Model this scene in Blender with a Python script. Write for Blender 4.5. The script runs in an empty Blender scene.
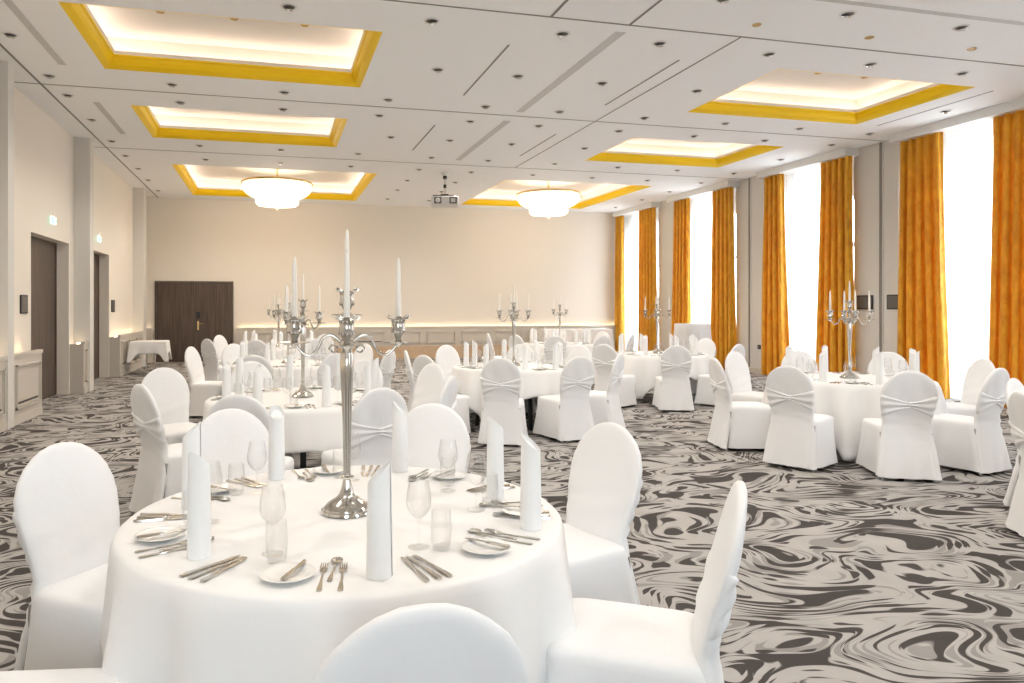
import bpy, math, random
from math import sin, cos, pi, radians, hypot, atan2
from mathutils import Vector, Matrix
random.seed(7)
S = bpy.context.scene
COL = S.collection
# ------------------------------------------------------------------ camera model
H_CAM, CXP, HOR, FPX = 1.53, 445.0, 308.0, 709.0
YAW = math.atan(173/709)
CY, SY = cos(YAW), sin(YAW)
def on_z(px, py, z):
    zc = FPX*(H_CAM-z)/(py-HOR); xc = (px-CXP)/FPX*zc
    return Vector((xc*CY+zc*SY, zc*CY-xc*SY))
def ray_pt(px, zc):
    xc = (px-CXP)/FPX*zc
    return Vector((xc*CY+zc*SY, zc*CY-xc*SY))
CZ = 4.64            # ceiling height
YB = 21.3            # back wall
XL, XR = -3.5, 11.1  # left wall, right wall piers
YN = -3.4            # wall behind the camera

# ------------------------------------------------------------------ materials
MATS = {}
def nmat(name, color=(.8,.8,.8), rough=.6, metal=0.0, emis=None, estr=0.0, bump=None, sheen=0.0, var=None, spec=None):
    m = bpy.data.materials.new(name); m.use_nodes = True
    nt = m.node_tree; b = nt.nodes['Principled BSDF']
    b.inputs['Base Color'].default_value = (*color, 1)
    b.inputs['Roughness'].default_value = rough
    b.inputs['Metallic'].default_value = metal
    if spec is not None: b.inputs['Specular IOR Level'].default_value = spec
    if sheen: b.inputs['Sheen Weight'].default_value = sheen
    if emis:
        b.inputs['Emission Color'].default_value = (*emis, 1); b.inputs['Emission Strength'].default_value = estr
    tc = nt.nodes.new('ShaderNodeTexCoord')
    if var:   # (scale, second colour)
        n = nt.nodes.new('ShaderNodeTexNoise'); n.inputs['Scale'].default_value = var[0]; n.inputs['Detail'].default_value = 5
        nt.links.new(tc.outputs['Object'], n.inputs['Vector'])
        r = nt.nodes.new('ShaderNodeValToRGB'); r.color_ramp.elements[0].position = .38; r.color_ramp.elements[1].position = .62
        r.color_ramp.elements[0].color = (*color, 1); r.color_ramp.elements[1].color = (*var[1], 1)
        nt.links.new(n.outputs['Fac'], r.inputs['Fac']); nt.links.new(r.outputs['Color'], b.inputs['Base Color'])
    if bump:  # (scale, strength, distance)
        n = nt.nodes.new('ShaderNodeTexNoise'); n.inputs['Scale'].default_value = bump[0]; n.inputs['Detail'].default_value = 4
        nt.links.new(tc.outputs['Object'], n.inputs['Vector'])
        bp = nt.nodes.new('ShaderNodeBump'); bp.inputs['Strength'].default_value = bump[1]; bp.inputs['Distance'].default_value = bump[2]
        nt.links.new(n.outputs['Fac'], bp.inputs['Height']); nt.links.new(bp.outputs['Normal'], b.inputs['Normal'])
    MATS[name] = m
    return m
WALL = nmat('warm_white_wall_paint', (.80,.74,.655), .7, bump=(60,.05,.002))
PILM = nmat('greige_pilaster_paint', (.69,.665,.62), .7, bump=(60,.05,.002))
CEILM = nmat('white_ceiling_paint', (.93,.93,.925), .75, bump=(40,.04,.002))
TRAYM = nmat('cream_tray_paint', (.80,.745,.68), .7)
WAINS = nmat('greige_wainscot_paint', (.60,.55,.48), .5)
PELM = nmat('white_pelmet_paint', (.83,.82,.80), .5)
GROOVE = nmat('dark_ceiling_groove', (.25,.235,.22), .6)
VENT = nmat('grey_perforated_vent', (.56,.545,.525), .6, var=(60,(.68,.665,.645)))
GOLD = nmat('yellow_gold_moulding', (.95,.63,.0), .45, spec=.4, bump=(25,.1,.003))
DOORM = nmat('dark_brown_wood_veneer', (.10,.068,.05), .45)
BRASS = nmat('brass', (.80,.58,.28), .25, 1)
BLACK = nmat('black_plastic', (.02,.02,.02), .4)
BLACKM = nmat('black_painted_metal', (.025,.024,.022), .35, .3)
CHROME = nmat('chrome', (.75,.74,.72), .12, 1)
STEEL = nmat('brushed_steel', (.45,.43,.40), .3, 1)
SILVER = nmat('polished_silver', (.64,.615,.57), .13, 1, bump=(30,.06,.002))
CUTL = nmat('stainless_cutlery', (.58,.55,.50), .2, 1)
WAX = nmat('ivory_candle_wax', (.90,.86,.78), .4)
WICK = nmat('candle_wick', (.75,.7,.6), .8)
CHAIRM = nmat('white_stretch_chair_cover', (.87,.868,.865), .75, sheen=.15, bump=(5,.22,.03))
CLOTH = nmat('white_damask_tablecloth', (.88,.87,.855), .6, sheen=.1, bump=(3,.2,.03))
GREYCLOTH = nmat('pale_grey_table_cloth', (.72,.71,.71), .7, bump=(4,.3,.03))
NAPK = nmat('white_folded_napkin', (.90,.90,.89), .7, bump=(20,.1,.004))
PLATE = nmat('white_porcelain', (.87,.86,.83), .15)
TAN = nmat('tan_wood_plinth', (.56,.40,.26), .5, var=(8,(.62,.45,.30)))
SIGNG = nmat('green_exit_sign', (.02,.42,.25), .4)
SIGNW = nmat('lit_exit_sign', (.9,.95,.95), .4, emis=(.8,1,.97), estr=.45)
SIGNP = nmat('exit_sign_pictogram', (.1,.6,.45), .4, emis=(.25,.7,.55), estr=.4)
WFRAME = nmat('grey_window_frame', (.42,.46,.52), .4)
TABLEW = nmat('table_plywood', (.30,.2,.12), .5)
CRYST = nmat('lit_crystal_beads', (.95,.93,.88), .2, emis=(1,.86,.66), estr=.75)
LED = nmat('warm_led_strip', (1,.9,.8), .5, emis=(1,.86,.74), estr=5.0)
LEDW = nmat('wall_led_strip', (1,.9,.8), .5, emis=(1,.78,.52), estr=3.2)
PROJ = nmat('white_projector_case', (.72,.71,.68), .4)
DLIGHT = nmat('downlight_trim', (.8,.78,.75), .3)
DGREY = nmat('dark_grey_plastic', (.12,.11,.10), .35)
GOLDSP = nmat('gold_spot_trim', (.5,.32,.1), .35, .6)

def wood_nodes():
    nt = DOORM.node_tree; b = nt.nodes['Principled BSDF']
    tc = nt.nodes.new('ShaderNodeTexCoord'); mp = nt.nodes.new('ShaderNodeMapping'); mp.inputs['Scale'].default_value = (22,22,.8)
    n = nt.nodes.new('ShaderNodeTexNoise'); n.inputs['Scale'].default_value = 1.5; n.inputs['Detail'].default_value = 6
    r = nt.nodes.new('ShaderNodeValToRGB')
    r.color_ramp.elements[0].color = (.052,.034,.026,1); r.color_ramp.elements[0].position = .3
    r.color_ramp.elements[1].color = (.12,.083,.062,1); r.color_ramp.elements[1].position = .7
    nt.links.new(tc.outputs['Object'], mp.inputs['Vector']); nt.links.new(mp.outputs['Vector'], n.inputs['Vector'])
    nt.links.new(n.outputs['Fac'], r.inputs['Fac']); nt.links.new(r.outputs['Color'], b.inputs['Base Color'])
wood_nodes()

def velvet():
    m = bpy.data.materials.new('orange_gold_velvet'); m.use_nodes = True; nt = m.node_tree; b = nt.nodes['Principled BSDF']
    b.inputs['Roughness'].default_value = .6; b.inputs['Sheen Weight'].default_value = .35; b.inputs['Sheen Tint'].default_value = (1,.75,.3,1)
    tc = nt.nodes.new('ShaderNodeTexCoord'); mp = nt.nodes.new('ShaderNodeMapping'); mp.inputs['Scale'].default_value = (3,3,1.3)
    n = nt.nodes.new('ShaderNodeTexNoise'); n.inputs['Scale'].default_value = 3.5; n.inputs['Detail'].default_value = 8; n.inputs['Roughness'].default_value = .65
    r = nt.nodes.new('ShaderNodeValToRGB')
    r.color_ramp.elements[0].color = (.68,.29,.012,1); r.color_ramp.elements[0].position = .36
    r.color_ramp.elements[1].color = (.93,.53,.03,1); r.color_ramp.elements[1].position = .66
    nt.links.new(tc.outputs['Object'], mp.inputs['Vector']); nt.links.new(mp.outputs['Vector'], n.inputs['Vector'])
    nt.links.new(n.outputs['Fac'], r.inputs['Fac']); nt.links.new(r.outputs['Color'], b.inputs['Base Color'])
    tr = nt.nodes.new('ShaderNodeBsdfTranslucent'); tr.inputs['Color'].default_value = (.95,.45,.03,1)
    mx = nt.nodes.new('ShaderNodeMixShader'); mx.inputs['Fac'].default_value = .22
    nt.links.new(b.outputs[0], mx.inputs[1]); nt.links.new(tr.outputs[0], mx.inputs[2])
    nt.links.new(mx.outputs[0], nt.nodes['Material Output'].inputs['Surface'])
    return m
VELVET = velvet()
def sheer():
    m = bpy.data.materials.new('white_sheer_voile'); m.use_nodes = True; nt = m.node_tree
    for n in list(nt.nodes):
        if n.type != 'OUTPUT_MATERIAL': nt.nodes.remove(n)
    t = nt.nodes.new('ShaderNodeBsdfTransparent'); t.inputs['Color'].default_value = (1,1,1,1)
    tr = nt.nodes.new('ShaderNodeBsdfTranslucent'); tr.inputs['Color'].default_value = (.95,.96,.97,1)
    d = nt.nodes.new('ShaderNodeBsdfDiffuse'); d.inputs['Color'].default_value = (.9,.9,.9,1)
    m1 = nt.nodes.new('ShaderNodeMixShader'); m1.inputs['Fac'].default_value = .3
    m2 = nt.nodes.new('ShaderNodeMixShader'); m2.inputs['Fac'].default_value = .55
    nt.links.new(tr.outputs[0], m1.inputs[1]); nt.links.new(d.outputs[0], m1.inputs[2])
    nt.links.new(t.outputs[0], m2.inputs[1]); nt.links.new(m1.outputs[0], m2.inputs[2])
    nt.links.new(m2.outputs[0], nt.nodes['Material Output'].inputs['Surface'])
    return m
SHEER = sheer()
def glassmat(name, tint, lo, hi):
    m = bpy.data.materials.new(name); m.use_nodes = True; nt = m.node_tree
    for n in list(nt.nodes):
        if n.type != 'OUTPUT_MATERIAL': nt.nodes.remove(n)
    t = nt.nodes.new('ShaderNodeBsdfTransparent'); t.inputs['Color'].default_value = (*tint,1)
    g = nt.nodes.new('ShaderNodeBsdfGlossy'); g.inputs['Roughness'].default_value = .03
    lw = nt.nodes.new('ShaderNodeLayerWeight'); lw.inputs['Blend'].default_value = .25
    mr = nt.nodes.new('ShaderNodeMapRange'); mr.inputs['To Min'].default_value = lo; mr.inputs['To Max'].default_value = hi
    mx = nt.nodes.new('ShaderNodeMixShader')
    nt.links.new(lw.outputs['Facing'], mr.inputs['Value']); nt.links.new(mr.outputs[0], mx.inputs['Fac'])
    nt.links.new(t.outputs[0], mx.inputs[1]); nt.links.new(g.outputs[0], mx.inputs[2])
    nt.links.new(mx.outputs[0], nt.nodes['Material Output'].inputs['Surface'])
    return m
GLASS = glassmat('clear_drinking_glass', (.993,.993,.992), .01, .42)
PANE = glassmat('window_glass', (.97,.98,.99), .03, .3)

def carpet():
    m = bpy.data.materials.new('scroll_pattern_carpet'); m.use_nodes = True; nt = m.node_tree; b = nt.nodes['Principled BSDF']
    b.inputs['Roughness'].default_value = .95; b.inputs['Specular IOR Level'].default_value = .1
    N = nt.nodes.new; L = nt.links.new
    tc = N('ShaderNodeTexCoord')
    def noise(vec, scale, detail=0.0, rough=.5):
        n = N('ShaderNodeTexNoise'); n.inputs['Scale'].default_value = scale; n.inputs['Detail'].default_value = detail
        n.inputs['Roughness'].default_value = rough; L(vec, n.inputs['Vector']); return n
    def vmath(op, a, b_):
        v = N('ShaderNodeVectorMath'); v.operation = op; L(a, v.inputs[0])
        if isinstance(b_, tuple): v.inputs[1].default_value = b_
        else: L(b_, v.inputs[1])
        return v.outputs[0]
    def math_(op, a, b_=None, c_=None):
        v = N('ShaderNodeMath'); v.operation = op
        for i, q in enumerate((a, b_, c_)):
            if q is None: continue
            if isinstance(q, (int, float)): v.inputs[i].default_value = q
            else: L(q, v.inputs[i])
        return v.outputs[0]
    rot = N('ShaderNodeMapping'); rot.inputs['Rotation'].default_value = (0,0,radians(-20)); rot.inputs['Scale'].default_value = (1.0,1.45,1)
    L(tc.outputs['Object'], rot.inputs['Vector'])
    P = rot.outputs['Vector']
    w1 = noise(P, .9, 1.0); d1 = vmath('SUBTRACT', w1.outputs['Color'], (.5,.5,.5)); d1 = vmath('MULTIPLY', d1, (.75,.75,0))
    P1 = vmath('ADD', P, d1)
    w2 = noise(P1, 2.3, 0.0); d2 = vmath('SUBTRACT', w2.outputs['Color'], (.5,.5,.5)); d2 = vmath('MULTIPLY', d2, (.36,.36,0))
    P2 = vmath('ADD', P1, d2)
    base = noise(P2, 1.35, 0.0)
    # scroll bands : level sets of the warped field, swelling and tapering
    def strokes(k, off, tn, lo, gain, sharp):
        tri = math_('ABSOLUTE', math_('SUBTRACT', math_('FRACT', math_('MULTIPLY_ADD', base.outputs['Fac'], k, off)), .5))
        th = math_('MULTIPLY', math_('SUBTRACT', tn, lo), gain)
        c = N('ShaderNodeClamp'); L(math_('MULTIPLY_ADD', math_('SUBTRACT', th, tri), sharp, .5), c.inputs['Value'])
        return c.outputs[0]
    t1 = noise(P2, 3.1, 1.0); t2 = noise(P1, 3.6, 1.0); t3 = noise(P, 2.6, 1.0)
    dark = strokes(13.0, 0.0, t1.outputs['Fac'], .43, 1.5, 20.0)
    dark = math_('MAXIMUM', dark, strokes(21.0, .3, t2.outputs['Fac'], .51, 2.0, 14.0))
    mid = strokes(22.0, .55, t3.outputs['Fac'], .47, 1.8, 16.0)
    dark = math_('MAXIMUM', dark, math_('MULTIPLY', mid, .38))
    fine = noise(tc.outputs['Object'], 60.0, 3.0)
    mix = N('ShaderNodeMix'); mix.data_type = 'RGBA'
    mix.inputs['A'].default_value = (.46,.435,.41,1); mix.inputs['B'].default_value = (.075,.066,.062,1)
    L(dark, mix.inputs['Factor'])
    blot = noise(tc.outputs['Object'], 4.0, 4.0, .6)
    mul = N('ShaderNodeMix'); mul.data_type = 'RGBA'; mul.blend_type = 'MULTIPLY'; mul.inputs['Factor'].default_value = .5
    rr = N('ShaderNodeValToRGB'); rr.color_ramp.elements[0].position = .3; rr.color_ramp.elements[0].color = (.72,.72,.72,1); rr.color_ramp.elements[1].position = .65
    L(blot.outputs['Fac'], rr.inputs['Fac']); L(mix.outputs['Result'], mul.inputs['A']); L(rr.outputs['Color'], mul.inputs['B'])
    L(mul.outputs['Result'], b.inputs['Base Color'])
    bp = N('ShaderNodeBump'); bp.inputs['Strength'].default_value = .3; bp.inputs['Distance'].default_value = .004
    L(fine.outputs['Fac'], bp.inputs['Height']); L(bp.outputs['Normal'], b.inputs['Normal'])
    return m
CARPET = carpet()

# ------------------------------------------------------------------ mesh helper
class MB:
    def __init__(s): s.v=[]; s.f=[]; s.mi=[]; s.mats=[]
    def m(s, mat):
        if mat not in s.mats: s.mats.append(mat)
        return s.mats.index(mat)
    def add(s, verts, faces, mat, M=None):
        o = len(s.v); k = s.m(mat)
        s.v += [tuple(M @ Vector(p)) if M else tuple(p) for p in verts]
        s.f += [tuple(i+o for i in f) for f in faces]; s.mi += [k]*len(faces)
        return s
    def box(s, x0,x1,y0,y1,z0,z1, mat, M=None):
        v=[(x0,y0,z0),(x1,y0,z0),(x1,y1,z0),(x0,y1,z0),(x0,y0,z1),(x1,y0,z1),(x1,y1,z1),(x0,y1,z1)]
        return s.add(v,[(0,3,2,1),(4,5,6,7),(0,1,5,4),(1,2,6,5),(2,3,7,6),(3,0,4,7)],mat,M)
    def rings(s, rings, mat, closed=True, cap0=True, cap1=True, M=None):
        n=len(rings[0]); v=[p for r in rings for p in r]; f=[]
        for i in range(len(rings)-1):
            for j in range(n if closed else n-1):
                k=(j+1)%n; f.append((i*n+j,i*n+k,(i+1)*n+k,(i+1)*n+j))
        if cap0: f.append(tuple(range(n-1,-1,-1)))
        if cap1: f.append(tuple((len(rings)-1)*n+j for j in range(n)))
        return s.add(v,f,mat,M)
    def lathe(s, prof, mat, n=24, M=None, cap0=True, cap1=True):
        return s.rings([[(r*cos(2*pi*j/n), r*sin(2*pi*j/n), z) for j in range(n)] for r,z in prof], mat, True, cap0, cap1, M)
    def tube(s, pts, rad, mat, n=8, M=None):
        pts=[Vector(p) for p in pts]; R=[]; up=Vector((0,0,1)); prev=None
        for i,p in enumerate(pts):
            t=(pts[min(i+1,len(pts)-1)]-pts[max(i-1,0)]).normalized()
            if prev is None:
                a=t.cross(up if abs(t.z)<.9 else Vector((1,0,0))).normalized()
            else: a=(prev-t*prev.dot(t)).normalized()
            prev=a; b=t.cross(a); r=rad[i] if isinstance(rad,(list,tuple)) else rad
            R.append([tuple(p+(a*cos(2*pi*j/n)+b*sin(2*pi*j/n))*r) for j in range(n)])
        return s.rings(R, mat, M=M)
    def build(s, name, parent=None, smooth=True, bevel=0, angle=40):
        me=bpy.data.meshes.new(name); me.from_pydata(s.v,[],s.f); me.update()
        for m in s.mats: me.materials.append(m)
        for p,k in zip(me.polygons,s.mi): p.material_index=k; p.use_smooth=smooth
        import bmesh as _b
        bm=_b.new(); bm.from_mesh(me); _b.ops.recalc_face_normals(bm, faces=bm.faces); bm.to_mesh(me); bm.free()
        if smooth: me.set_sharp_from_angle(angle=radians(angle))
        o=bpy.data.objects.new(name, me); COL.objects.link(o)
        if parent: o.parent=parent
        if bevel:
            bv=o.modifiers.new('bevel','BEVEL'); bv.width=bevel; bv.segments=2; bv.limit_method='ANGLE'
        return o
def tag(o, label=None, cat=None, group=None, kind=None):
    if label: o['label']=label
    if cat: o['category']=cat
    if group: o['group']=group
    if kind: o['kind']=kind
    return o
def empty(name, loc=(0,0,0), rz=0):
    e=bpy.data.objects.new(name,None); COL.objects.link(e); e.location=loc; e.rotation_euler=(0,0,rz); e.empty_display_size=.1; return e
KIDS = {}
def copy_tree(o, parent=None):
    c=o.copy(); COL.objects.link(c)
    if parent: c.parent=parent
    for k in [x for x in PROTO_CH.get(o.name, [])]: copy_tree(k, c)
    return c
PROTO_CH = {}
def register(root):
    for o in list(COL.objects):
        if o.parent: 
            l=PROTO_CH.setdefault(o.parent.name, [])
            if o not in l: l.append(o)
class Proto:
    def __init__(s, root): s.root=root; s.used=False; register(root)
    def place(s, loc, rz, label, group=None, rx=None):
        o = s.root if not s.used else copy_tree(s.root)
        s.used=True
        o.location=loc; o.rotation_euler=(rx or 0,0,rz) ; o['label']=label
        if group: o['group']=group
        return o
def struct(mb, name, parent=None, **k):
    o=mb.build(name,parent,**k)
    if not parent: o['kind']='structure'
    return o

# ------------------------------------------------------------------ room shell
struct(MB().box(XL-.6, XR+.6, YN-.2, YB+.2, -.12, 0, CARPET), 'floor', smooth=False)
# ceiling with six coffer openings
COFFERS = [(-2.11,1.21,7.92,10.0),(-2.11,1.21,11.7,13.82),(-2.11,2.36,16.3,20.6),
           (6.4,9.62,7.92,10.02),(6.4,9.6,11.72,13.82),(5.5,9.42,16.3,20.6)]
xs=sorted({XL-.6,XR+.6}|{c[0] for c in COFFERS}|{c[1] for c in COFFERS})
ys=sorted({YN-.2,YB+.2}|{c[2] for c in COFFERS}|{c[3] for c in COFFERS})
mb=MB()
for i in range(len(xs)-1):
    for j in range(len(ys)-1):
        x0,x1,y0,y1=xs[i],xs[i+1],ys[j],ys[j+1]; xm,ym=(x0+x1)/2,(y0+y1)/2
        if any(c[0]<xm<c[1] and c[2]<ym<c[3] for c in COFFERS): continue
        mb.box(x0,x1,y0,y1,CZ,CZ+.06,CEILM)
struct(mb,'ceiling',smooth=False)
def rect_loop(mb, x0,x1,y0,y1, prof, mat, z0=CZ):
    """prof: list of (inset, dz)"""
    R=[[(x0+i,y0+i,z0+d),(x1-i,y0+i,z0+d),(x1-i,y1-i,z0+d),(x0+i,y1-i,z0+d)] for i,d in prof]
    return mb.rings(R,mat,True,False,False)
for k,c in enumerate(COFFERS):
    mb=MB()
    rect_loop(mb,*c,[(.0,.0),(.012,.006),(.03,.008),(.035,.014),(.055,.022),(.085,.04),(.11,.085),(.12,.125),(.14,.135),(.145,.155)],GOLD)
    struct(mb,'trim_%d'%(k+1),smooth=False)
    mb=MB()
    rect_loop(mb,*c,[(.146,.155),(.15,.20),(.135,.205),(.13,.17),(-.07,.17),(-.07,.44)],TRAYM)
    x0,x1,y0,y1=c
    mb.box(x0-.07,x1+.07,y0-.07,y1+.07,CZ+.44,CZ+.46,TRAYM)
    # cove LED strip resting on the ledge
    for (a,b,cc,d) in ((x0+.02,x1-.02,y0,y0+.035),(x0+.02,x1-.02,y1-.035,y1),(x0,x0+.035,y0+.05,y1-.05),(x1-.035,x1,y0+.05,y1-.05)):
        mb.box(a,b,cc,d,CZ+.172,CZ+.182,LED)
    struct(mb,'trim_%d'%(k+11),smooth=False)
# ceiling joints
mb=MB()
for y in (3.35,7.09,10.88,14.9,16.0): 
    if y<16: mb.box(XL,XR,y-.012,y+.012,CZ-.004,CZ+.01,GROOVE)
mb.box(-3.13,-3.10,YN,YB,CZ-.005,CZ+.01,GROOVE)
mb.box(5.22,5.24,7.1,14.9,CZ-.004,CZ+.01,GROOVE)
for x in (2.88,3.80): mb.box(x,x+.03,3.35,7.09,CZ-.004,CZ+.01,GROOVE)
struct(mb,'trim_20',smooth=False)

# left wall with two door openings, pilasters
D1=(11.76,13.81,2.67); D2=(14.6,16.98,2.70)
mb=MB()
segs=[(YN,D1[0]),(D1[1],D2[0]),(D2[1],YB)]
for a,b in segs: mb.box(XL-.5,XL,a,b,0,CZ,WALL)
for d in (D1,D2):
    mb.box(XL-.5,XL,d[0],d[1],d[2],CZ,WALL)
struct(mb,'wall_left',smooth=False)
mb=MB()
for a,b in ((9.98,10.2),(14.12,14.4),(19.7,20.1)):
    mb.box(XL,XL+.27,a,b,0,CZ,PILM)
struct(mb,'trim_21',smooth=False)
def wainscot(name, axis, pos, a, b, n, h=.93, depth=.22, base=0.0, slots=(), mat=WAINS, basemat=None):
    """panelled box below a light cove.  axis 'x': face looks +x at pos ; axis 'y': face looks -y at pos"""
    mb=MB(); led=MB()
    def bx(u0,u1,d0,d1,z0,z1,m_,t=mb):
        if axis=='x': t.box(pos-d1,pos-d0,u0,u1,z0,z1,m_)
        else: t.box(u0,u1,pos+d0,pos+d1,z0,z1,m_)
    bx(a,b,0,.03,0,h-.05,mat); bx(a,b,.03,depth,h-.055,h-.045,mat)
    bx(a,a+.03,.03,depth,0,h-.05,mat); bx(b-.03,b,.03,depth,0,h-.05,mat)
    bx(a,b,-.015,.05,h-.05,h,mat)
    bx(a,b,-.012,0,0,.10 if not basemat else .38,basemat or mat)
    W=(b-a)/n
    z0,z1=(.2 if not basemat else .45),h-.15
    for i in range(n):
        u0=a+i*W+.1; u1=a+(i+1)*W-.1
        for w,d,g in ((.022,.03,0),(.014,.018,.035)):
            p0,p1,q0,q1=u0+g,u1-g,z0+g,z1-g
            bx(p0,p1,-d,0,q0,q0+w,mat); bx(p0,p1,-d,0,q1-w,q1,mat)
            bx(p0,p0+w,-d,0,q0,q1,mat); bx(p1-w,p1,-d,0,q0,q1,mat)
        if i in slots: bx(u0+.08,u1-.08,-.004,.0,z0+.06,z0+.085,BLACK)
    o=struct(mb,name,smooth=False)
    bx(a+.05,b-.05,.10,.13,h-.044,h-.03,LEDW,led)
    led.build('led_strip',o,smooth=False)
    return o
wainscot('trim_30','x',-3.25,7.0,9.98,3,slots=(2,),depth=.25)
wainscot('trim_31','x',-3.25,10.2,11.4,1,slots=(0,),depth=.25)
wainscot('trim_32','x',-3.27,13.84,14.12,1,depth=.23)
wainscot('trim_33','x',-3.28,17.0,19.7,3,slots=(0,2),depth=.22)
wainscot('trim_37','x',-3.25,YN,7.0,6,depth=.25)
# back wall
mb=MB(); mb.box(XL-.5,XR+.6,YB,YB+.2,0,CZ+.06,WALL); struct(mb,'wall_back',smooth=False)
wainscot('trim_34','y',YB-.16,-.98,XR-.05,11,h=.97,depth=.16,slots=(3,),basemat=TAN)
wainscot('trim_35','y',YB-.16,-3.45,-3.26,1,h=.97,depth=.16)
mb=MB(); ADDED_WIN=[(-1.3,.1),(4.6,6.0)]; e=[XL-.5]+[q for w_ in ADDED_WIN for q in w_]+[XR+.6]  # two unseen windows added behind the camera to brighten the foreground
for i in range(0,len(e),2): mb.box(e[i],e[i+1],YN-.2,YN,0,CZ,WALL)
for a,b in ADDED_WIN: mb.box(a,b,YN-.2,YN,0,.9,WALL); mb.box(a,b,YN-.2,YN,3.2,CZ,WALL)
struct(mb,'wall_near',smooth=False)
for i,(a,b) in enumerate(ADDED_WIN):
    f=MB(); 
    for q in (a,(a+b)/2-.03,b-.06): f.box(q,q+.06,YN-.14,YN-.06,.9,3.2,WFRAME)
    for z in (.9,3.14): f.box(a,b,YN-.14,YN-.06,z,z+.06,WFRAME)
    wo=struct(f,'window_%d'%(i+7),smooth=False)  # added window, out of view, there to light the nearest table
    MB().box(a+.02,b-.02,YN-.104,YN-.096,.92,3.18,PANE).build('window_pane',wo,smooth=False)
    ld=bpy.data.lights.new('window_daylight','AREA'); ld.shape='RECTANGLE'; ld.size=b-a; ld.size_y=2.3; ld.cycles.is_portal=True
    lo=bpy.data.objects.new('window_daylight',ld); COL.objects.link(lo); lo.location=((a+b)/2,YN-.25,2.05); lo.rotation_euler=(pi/2,0,0)  # daylight portal of the added window

# doors
def lever(parent, x, y, z, face):   # face 'x' -> plate on +x side, 'y' -> plate on -y side
    mb=MB()
    if face=='x':
        mb.box(x,x+.012,y-.025,y+.025,z-.13,z+.11,BRASS)
        mb.tube([(x,y,z+.03),(x+.06,y,z+.03),(x+.065,y-.02,z+.03),(x+.062,y-.13,z+.025)],.011,BRASS)
        mb.lathe([(.02,0),(.02,.01)],BRASS,12,Matrix.Translation((x,y,z-.07))@Matrix.Rotation(pi/2,4,'Y'))
    else:
        mb.box(x-.025,x+.025,y-.012,y,z-.16,z+.10,BRASS)
        mb.tube([(x,y,z+.03),(x,y-.06,z+.03),(x+.02,y-.065,z+.03),(x+.14,y-.062,z+.03)],.011,BRASS)
    mb.build('door_handle',parent)
def side_door(name, d):
    mb=MB(); x=XL-.21
    mb.box(x-.05,x,d[0],d[1],0,d[2],DOORM)
    o=struct(mb,name,smooth=False)
    f=MB(); 
    f.box(x-.02,x+.012,d[0],d[0]+.05,0,d[2],DOORM); f.box(x-.02,x+.012,d[1]-.05,d[1],0,d[2],DOORM); f.box(x-.02,x+.012,d[0],d[1],d[2]-.05,d[2],DOORM)
    f.build('door_frame',o,smooth=False)
    lever(o,x,d[0]+.28,1.06,'x')
    return o
side_door('door_1',D1); side_door('door_2',D2)
mb=MB()
dx0,dx1,dt=-3.17,-1.10,2.27
for a,b in ((dx0+.01,-2.137),(-2.131,dx1-.01)): mb.box(a,b,YB-.05,YB-.0,.01,dt-.01,DOORM)
d3=struct(mb,'door_3',smooth=False,bevel=.003)
mb=MB(); mb.box(dx0-.02,dx0,YB-.06,YB,0,dt+.02,DOORM); mb.box(dx1,dx1+.02,YB-.06,YB,0,dt+.02,DOORM); mb.box(dx0-.02,dx1+.02,YB-.06,YB,dt,dt+.02,DOORM)
mb.build('door_frame',d3,smooth=False)
lever(d3,-2.04,YB-.05,1.06,'y')
mb=MB(); mb.box(-2.09,-1.98,YB-.075,YB-.05,1.24,1.42,BLACK); mb.build('card_reader',d3,smooth=False,bevel=.004)

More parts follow.
